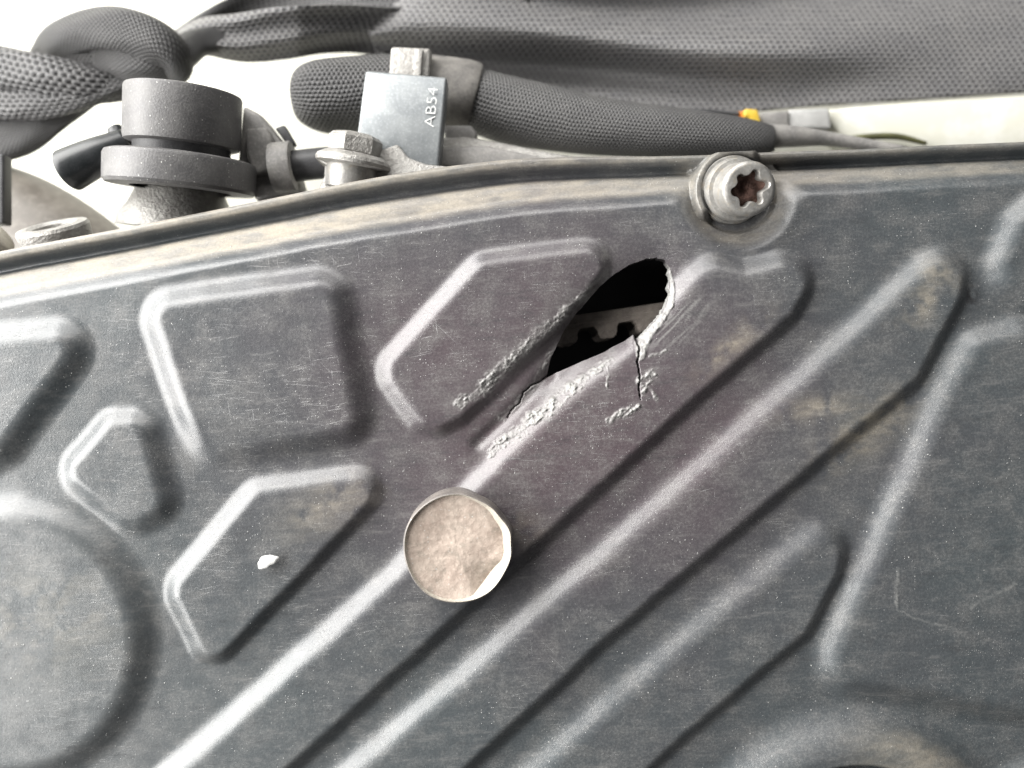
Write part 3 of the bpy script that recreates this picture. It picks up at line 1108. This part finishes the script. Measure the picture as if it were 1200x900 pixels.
# grey mesh fabric
def drape(name, topc, botc, mat, parent, hbase, nu, nv, fold, x0=None, thick=3.0):
    T = catmull(topc, 12); Bc = catmull(botc, 12)
    def rs(Q):
        Q = np.array(Q); q = np.linspace(0, len(Q) - 1, nu + 1)
        return np.stack([np.interp(q, np.arange(len(Q)), Q[:, k]) for k in (0, 1)], 1)
    T, Bc = rs(T), rs(Bc)
    vs, uv, fs = [], [], []
    L = 0
    for i in range(nu + 1):
        if i: L += math.hypot((Bc[i][0] - Bc[i - 1][0] + T[i][0] - T[i - 1][0]) / 2, (T[i][1] - T[i - 1][1] + Bc[i][1] - Bc[i - 1][1]) / 2)
        Wd = 0
        for j in range(nv + 1):
            v = j / nv
            px = T[i][0] + (Bc[i][0] - T[i][0]) * v
            py = T[i][1] + (Bc[i][1] - T[i][1]) * v
            h = hbase + fold(px, py, i / nu, v)
            vs.append(W(px, py, h))
            uv.append((px + .15 * py, py) if name == 'hanging_panel' else (L, v * 62))
    m = nv + 1
    for i in range(nu):
        for j in range(nv):
            fs.append((i * m + j, i * m + j + 1, (i + 1) * m + j + 1, (i + 1) * m + j))
    ob = mesh_obj(name, vs, fs, mat, parent, uv)
    md = ob.modifiers.new('thickness', 'SOLIDIFY'); md.thickness = thick * S; md.offset = -1
    return ob


cloth = empty('mesh_fabric', W(800, 60, -260))
tag(cloth, 'grey mesh fabric draped across the top and knotted at the left', 'mesh fabric')


def foldf(px, py, u, v):
    r = 10 * math.sin(v * 5.5 + u * 3.0) * (1 - u * .5)
    r += 26 * math.exp(-((py - (30 + .10 * (px - 600))) / 26) ** 2) * math.exp(-((px - 640) / 220) ** 2)
    r -= 22 * math.exp(-((py - (78 + .08 * (px - 600))) / 22) ** 2) * math.exp(-((px - 640) / 200) ** 2)
    r += 16 * math.exp(-((py - (60 + .02 * (px - 900))) / 32) ** 2) * math.exp(-((px - 920) / 160) ** 2)
    r -= 18 * math.exp(-((py + 4 + .05 * (px - 900)) / 30) ** 2)
    return 2.1 * r + 5 * math.sin(px * .013 + py * .05)


drape('hanging_panel', [(430, 34), (520, -40), (700, -130), (1000, -170), (1500, -210)],
      [(440, 58), (520, 92), (640, 128), (760, 136), (850, 133), (900, 128), (960, 123), (1080, 116), (1210, 108), (1500, 92)], M_mesh, cloth, -262, 150, 70, foldf)


def foldt(px, py, u, v):
    a = 3.0 * v + u * 2.6 - .5
    return 26 * math.sin(a) - 14 * math.cos(2 * a + 1) * .5 + 10 * math.sin(v * 9 + u * 4) - 70 * max(0, u - .55) / .45


drape('twisted_strip', [(196, 44), (232, 22), (275, 16), (330, 8), (400, 6), (470, 10), (560, 8)],
      [(200, 62), (235, 64), (285, 73), (335, 70), (385, 62), (440, 64), (560, 92)], M_mesh, cloth, -235, 90, 40, foldt)


def foldd(px, py, u, v):
    return 12 * math.sin(v * 4 + u * 5)


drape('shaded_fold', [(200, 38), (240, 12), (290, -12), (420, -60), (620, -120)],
      [(205, 50), (270, 34), (340, 22), (430, 26), (620, 50)], M_meshblk, cloth, -282, 60, 24, foldd)  # back layer in black mesh, its shadow put into the colour
# the knot
kn = [
    ('strand', [(-110, 84, -215, 30), (-40, 78, -205, 30), (10, 82, -196, 30), (60, 90, -190, 30), (105, 98, -196, 27), (150, 100, -215, 22)], .75, M_meshbig),
    ('strand', [(-110, 118, -222, 24), (-30, 122, -212, 25), (30, 120, -202, 25), (80, 116, -196, 20), (120, 106, -196, 15), (150, 96, -200, 12)], .7, M_meshbig),
    ('strand', [(-110, 172, -240, 32), (-30, 168, -236, 34), (20, 160, -230, 30), (58, 138, -224, 24), (100, 112, -222, 18)], .8, M_meshblk),
    ('knot_loop', [(48, 66, -235, 17), (72, 46, -200, 25), (110, 36, -180, 28), (152, 38, -172, 31), (190, 56, -176, 32), (205, 76, -192, 25), (196, 92, -214, 18)], .85, M_meshblk),
    ('knot_core', [(70, 72, -225, 16), (95, 68, -215, 30), (140, 66, -212, 36), (180, 72, -214, 28), (200, 76, -220, 12)], .7, M_meshblk),
    ('knot_loop', [(120, 62, -200, 24), (165, 74, -186, 27), (205, 66, -194, 26), (235, 50, -214, 20), (275, 44, -232, 18)], .8, M_meshblk),
]
for nm, nodes, fl, mt in kn:
    tube(nm, nodes, mt, cloth, flat=fl, wob=.05, n=12, twist=.08)

# wiring loom
loom = empty('wiring_loom', W(620, 130, -170))
tag(loom, 'thick black braided wiring loom lying behind the metal sensor', 'wiring loom')
tube('fabric_sleeve', [(346, 112, -185, 6), (350, 112, -185, 28), (360, 112, -183, 42), (385, 112, -180, 50), (430, 110, -178, 50), (485, 108, -178, 47), (540, 112, -178, 44)], M_meshblk, loom, wob=.02)
tube('tape_wrap', [(478, 108, -176, 46), (484, 108, -175, 50), (520, 110, -175, 50), (548, 114, -175, 49), (556, 116, -176, 45)], M_tape, loom, wob=.015)
tube('braided_sleeve', [(545, 114, -178, 42), (600, 130, -172, 45), (660, 142, -166, 42), (720, 150, -160, 37), (800, 156, -152, 32), (870, 161, -150, 25), (900, 163, -152, 19), (905, 163, -152, 15)], M_braid, loom, wob=.01)
tube('cable', [(888, 160, -154, 17), (930, 160, -160, 14), (980, 164, -168, 9), (1060, 178, -172, 8)], M_grey, loom, seg=20)

plug = empty('plug_connector', W(920, 142, -220))
tag(plug, 'grey plug connector beside the yellow clip below the mesh fabric', 'connector')
prism('plug_body', [(893, 131), (925, 129), (925, 153), (893, 153)], -214, 40, M_grey, plug, bevel=3)
prism('plug_shell', [(924, 128), (972, 126), (975, 151), (924, 150)], -218, 44, simple_mat("pale_grey_plug", (.34, .34, .33), (.42, .42, .41), .45), plug, bevel=4)
clip = empty('locking_clip', W(880, 138, -206))
tag(clip, 'small yellow locking clip with an orange seal left of the grey plug', 'clip')
prism('clip_body', [(873, 127), (888, 128), (893, 146), (884, 148), (878, 137), (872, 136)], -204, 26, M_yellow, clip, bevel=2.5)
prism('seal', [(862, 131), (875, 129), (876, 141), (865, 139)], -210, 24, M_orange, clip, bevel=2.5)
tube('thin_cable', [(800, 128, -216, 2), (840, 131, -212, 3), (866, 134, -210, 3)], M_capdark, clip, seg=10)

# metal sensor plate
sensor = empty('sensor', W(470, 135, -70))
tag(sensor, 'blue-grey metal sensor box stamped AB54 behind the rim', 'sensor')
prism('sensor_plate', [(428, 82), (524, 90), (514, 196), (414, 190)], -70, 34, M_zinc, sensor, bevel=4, tilt=(0.02, .10))
prism('mounting_tab', [(458, 54), (505, 56), (503, 98), (455, 96)], -112, 22, M_alu, sensor, bevel=4)
prism('tab_rib', [(486, 56), (496, 57), (493, 94), (484, 94)], -106, 12, M_alu, sensor, bevel=2)
prism('sensor_foot', [(455, 172), (466, 168), (478, 184), (500, 192), (540, 196), (560, 215), (400, 240), (370, 226), (384, 196)], -58, 26, M_alu, sensor, bevel=4, tilt=(0, .1))
fc = bpy.data.curves.new('stamp', 'FONT')
fc.body = 'AB54'
fc.size = 19 * S
fc.extrude = .35 * S
fc.offset = -.35 * S
fc.align_x = 'CENTER'; fc.align_y = 'CENTER'
fo = bpy.data.objects.new('tmp_text', fc)
COL.objects.link(fo)
bpy.context.view_layer.update()
tme = bpy.data.meshes.new_from_object(fo.evaluated_get(bpy.context.evaluated_depsgraph_get()))
bpy.data.objects.remove(fo)
tme.name = 'stamped_text'
tme.materials.clear(); tme.materials.append(M_mark)
to = bpy.data.objects.new('stamped_text', tme)
COL.objects.link(to)
to.parent = sensor
pl = W(506, 126, -69.5)
to.location = pl - sensor.location + Vector((0, 0, 1.2 * S))
to.rotation_euler = (math.radians(-5.7), 0, math.radians(84))
to.scale = (1.22, 1.0, 1)
to['label'] = 'stamped characters AB54'

# hex bolt lying beside it
hexb = empty('hex_bolt', W(412, 172, -50))
tag(hexb, 'dusty hexagonal bolt with a wide flange in front of the metal sensor box', 'bolt')
ax = (.16, .95, .14)
lathe('hex_head', [(1, 25), (23, 25), (29, 23), (33, 19), (33, 2), (31, 0)], (415, 181, -52), ax, M_alu, hexb, seg=6, deg=25, a0=.35)
lathe('bolt_flange', [(20, 2), (36, 0), (44, -5), (46, -9), (45, -13), (30, -15)], (415, 181, -52), ax, M_alu, hexb)
lathe('spacer', [(26, -13), (30, -14), (31, -20), (30, -42), (20, -42)], (415, 181, -52), ax, M_steel, hexb)
brk = empty('bracket', W(395, 195, -60))
tag(brk, 'pale metal bracket under the hexagonal bolt flange', 'bracket')
prism('bracket_arm', [(372, 176), (392, 180), (430, 190), (500, 198), (500, 206), (420, 202), (384, 194), (370, 186)], -64, 40, M_steel, brk, bevel=2)
prism('bracket_block', [(380, 190), (430, 198), (445, 230), (378, 240)], -76, 50, M_alu, brk, bevel=4)

# cap with collar at the left
cap = empty('filler_cap', W(213, 160, -70))
tag(cap, 'round dark grey rubber cap on a wider collar behind the rim at the left', 'cap')
cax = (.085, .955, .13)
lathe('cap_top', [(0.1, 126), (64, 126), (68, 125), (69.5, 122), (69.5, 66), (68, 60), (62, 58), (30, 58)], (212, 227, -80), cax, M_cap, cap, seg=96,
      rfun=lambda a, k: 1 + .004 * math.sin(9 * a))
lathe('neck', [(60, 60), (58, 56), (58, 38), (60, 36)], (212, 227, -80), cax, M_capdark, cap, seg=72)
lathe('collar', [(40, 40), (84, 40), (89, 38), (91, 34), (91, 4), (88, 0), (60, -1)], (212, 222, -80), cax, M_cap, cap, seg=96)
lathe('base_cone', [(52, 2), (56, -8), (66, -30), (78, -46), (80, -60)], (212, 216, -150), cax, M_alu, cap, seg=72)
tube('spout', [(150, 165, -95, 16), (125, 178, -92, 22), (104, 188, -90, 25), (84, 198, -88, 27), (80, 200, -88, 27)], M_hoseblk, cap, seg=36)
tube('vent_stub', [(134, 150, -105, 9), (140, 160, -105, 11), (158, 168, -104, 13)], M_hoseblk, cap, seg=20)

conn = empty('hose_connector', W(320, 180, -110))
tag(conn, 'dusty grey connector clipped to the right side of the round cap', 'connector')
prism('connector_body', [(284, 122), (306, 134), (318, 150), (338, 172), (352, 222), (300, 236), (278, 190)], -112, 50, M_grey, conn, bevel=6)
prism('latch', [(286, 150), (312, 148), (318, 160), (322, 200), (296, 205), (288, 180)], -96, 24, M_grey, conn, bevel=5)
prism('slot', [(322, 150), (333, 146), (346, 168), (338, 172)], -108, 14, M_capdark, conn, bevel=2)
lathe('clamp_ring', [(20, -14), (31, -13), (32, -10), (32, 12), (31, 14), (20, 15)], (332, 196, -104), (1, .10, 0), M_grey, conn, seg=48)
tube('short_pipe', [(335, 196, -110, 20), (360, 193, -110, 20), (392, 190, -112, 20)], M_capdark, conn, seg=32)

duct = tube('air_duct', [(-140, 215, -290, 70), (-60, 235, -280, 75), (20, 262, -270, 78), (80, 300, -265, 80), (150, 360, -260, 80)], M_brown, seg=48)
tag(duct, 'curved cream duct, coloured brown for its shade, at the left below the knotted fabric', 'duct')
post = prism('support_post', [(-14, 178), (4, 180), (4, 262), (-14, 262)], -120, 20, M_capdark, bevel=3)
tag(post, 'thin dark upright post at the left edge below the knotted fabric', 'post')
fit = empty('pipe_fitting', W(62, 275, -60))
tag(fit, 'silver cast pipe fitting just above the rim at the left', 'pipe fitting')
fax = (-.12, .80, .36)
lathe('fitting_body', [(40, -60), (42, -10), (43, 0), (41, 4), (30, 5), (24, 2), (22, -10)], (62, 268, -66), fax, M_alu, fit, seg=64)
lathe('bore', [(24, 1), (22, -12), (.1, -14)], (62, 268, -66), fax, M_brown, fit, seg=48)
stub = tube('metal_stub', [(-30, 300, -70, 26), (-10, 284, -70, 26), (2, 276, -70, 20)], M_bossw, seg=32)
tag(stub, 'pale rounded metal stub at the very left above the rim', 'pipe')

cast = empty('engine_casting', W(580, 180, -120))
tag(cast, 'pale grey engine casting between the sensor box and the braided loom', 'engine part')
prism('casting_body', [(512, 160), (545, 158), (590, 166), (640, 176), (700, 186), (700, 230), (505, 240)], -110, 60, M_alu, cast, bevel=8, tilt=(0, .3))
prism('casting_lug', [(520, 146), (552, 146), (560, 156), (556, 166), (522, 168)], -122, 30, M_grey, cast, bevel=4)
prism('casting_rib', [(512, 172), (570, 170), (640, 184), (640, 200), (508, 196)], -100, 30, M_grey, cast, bevel=5)
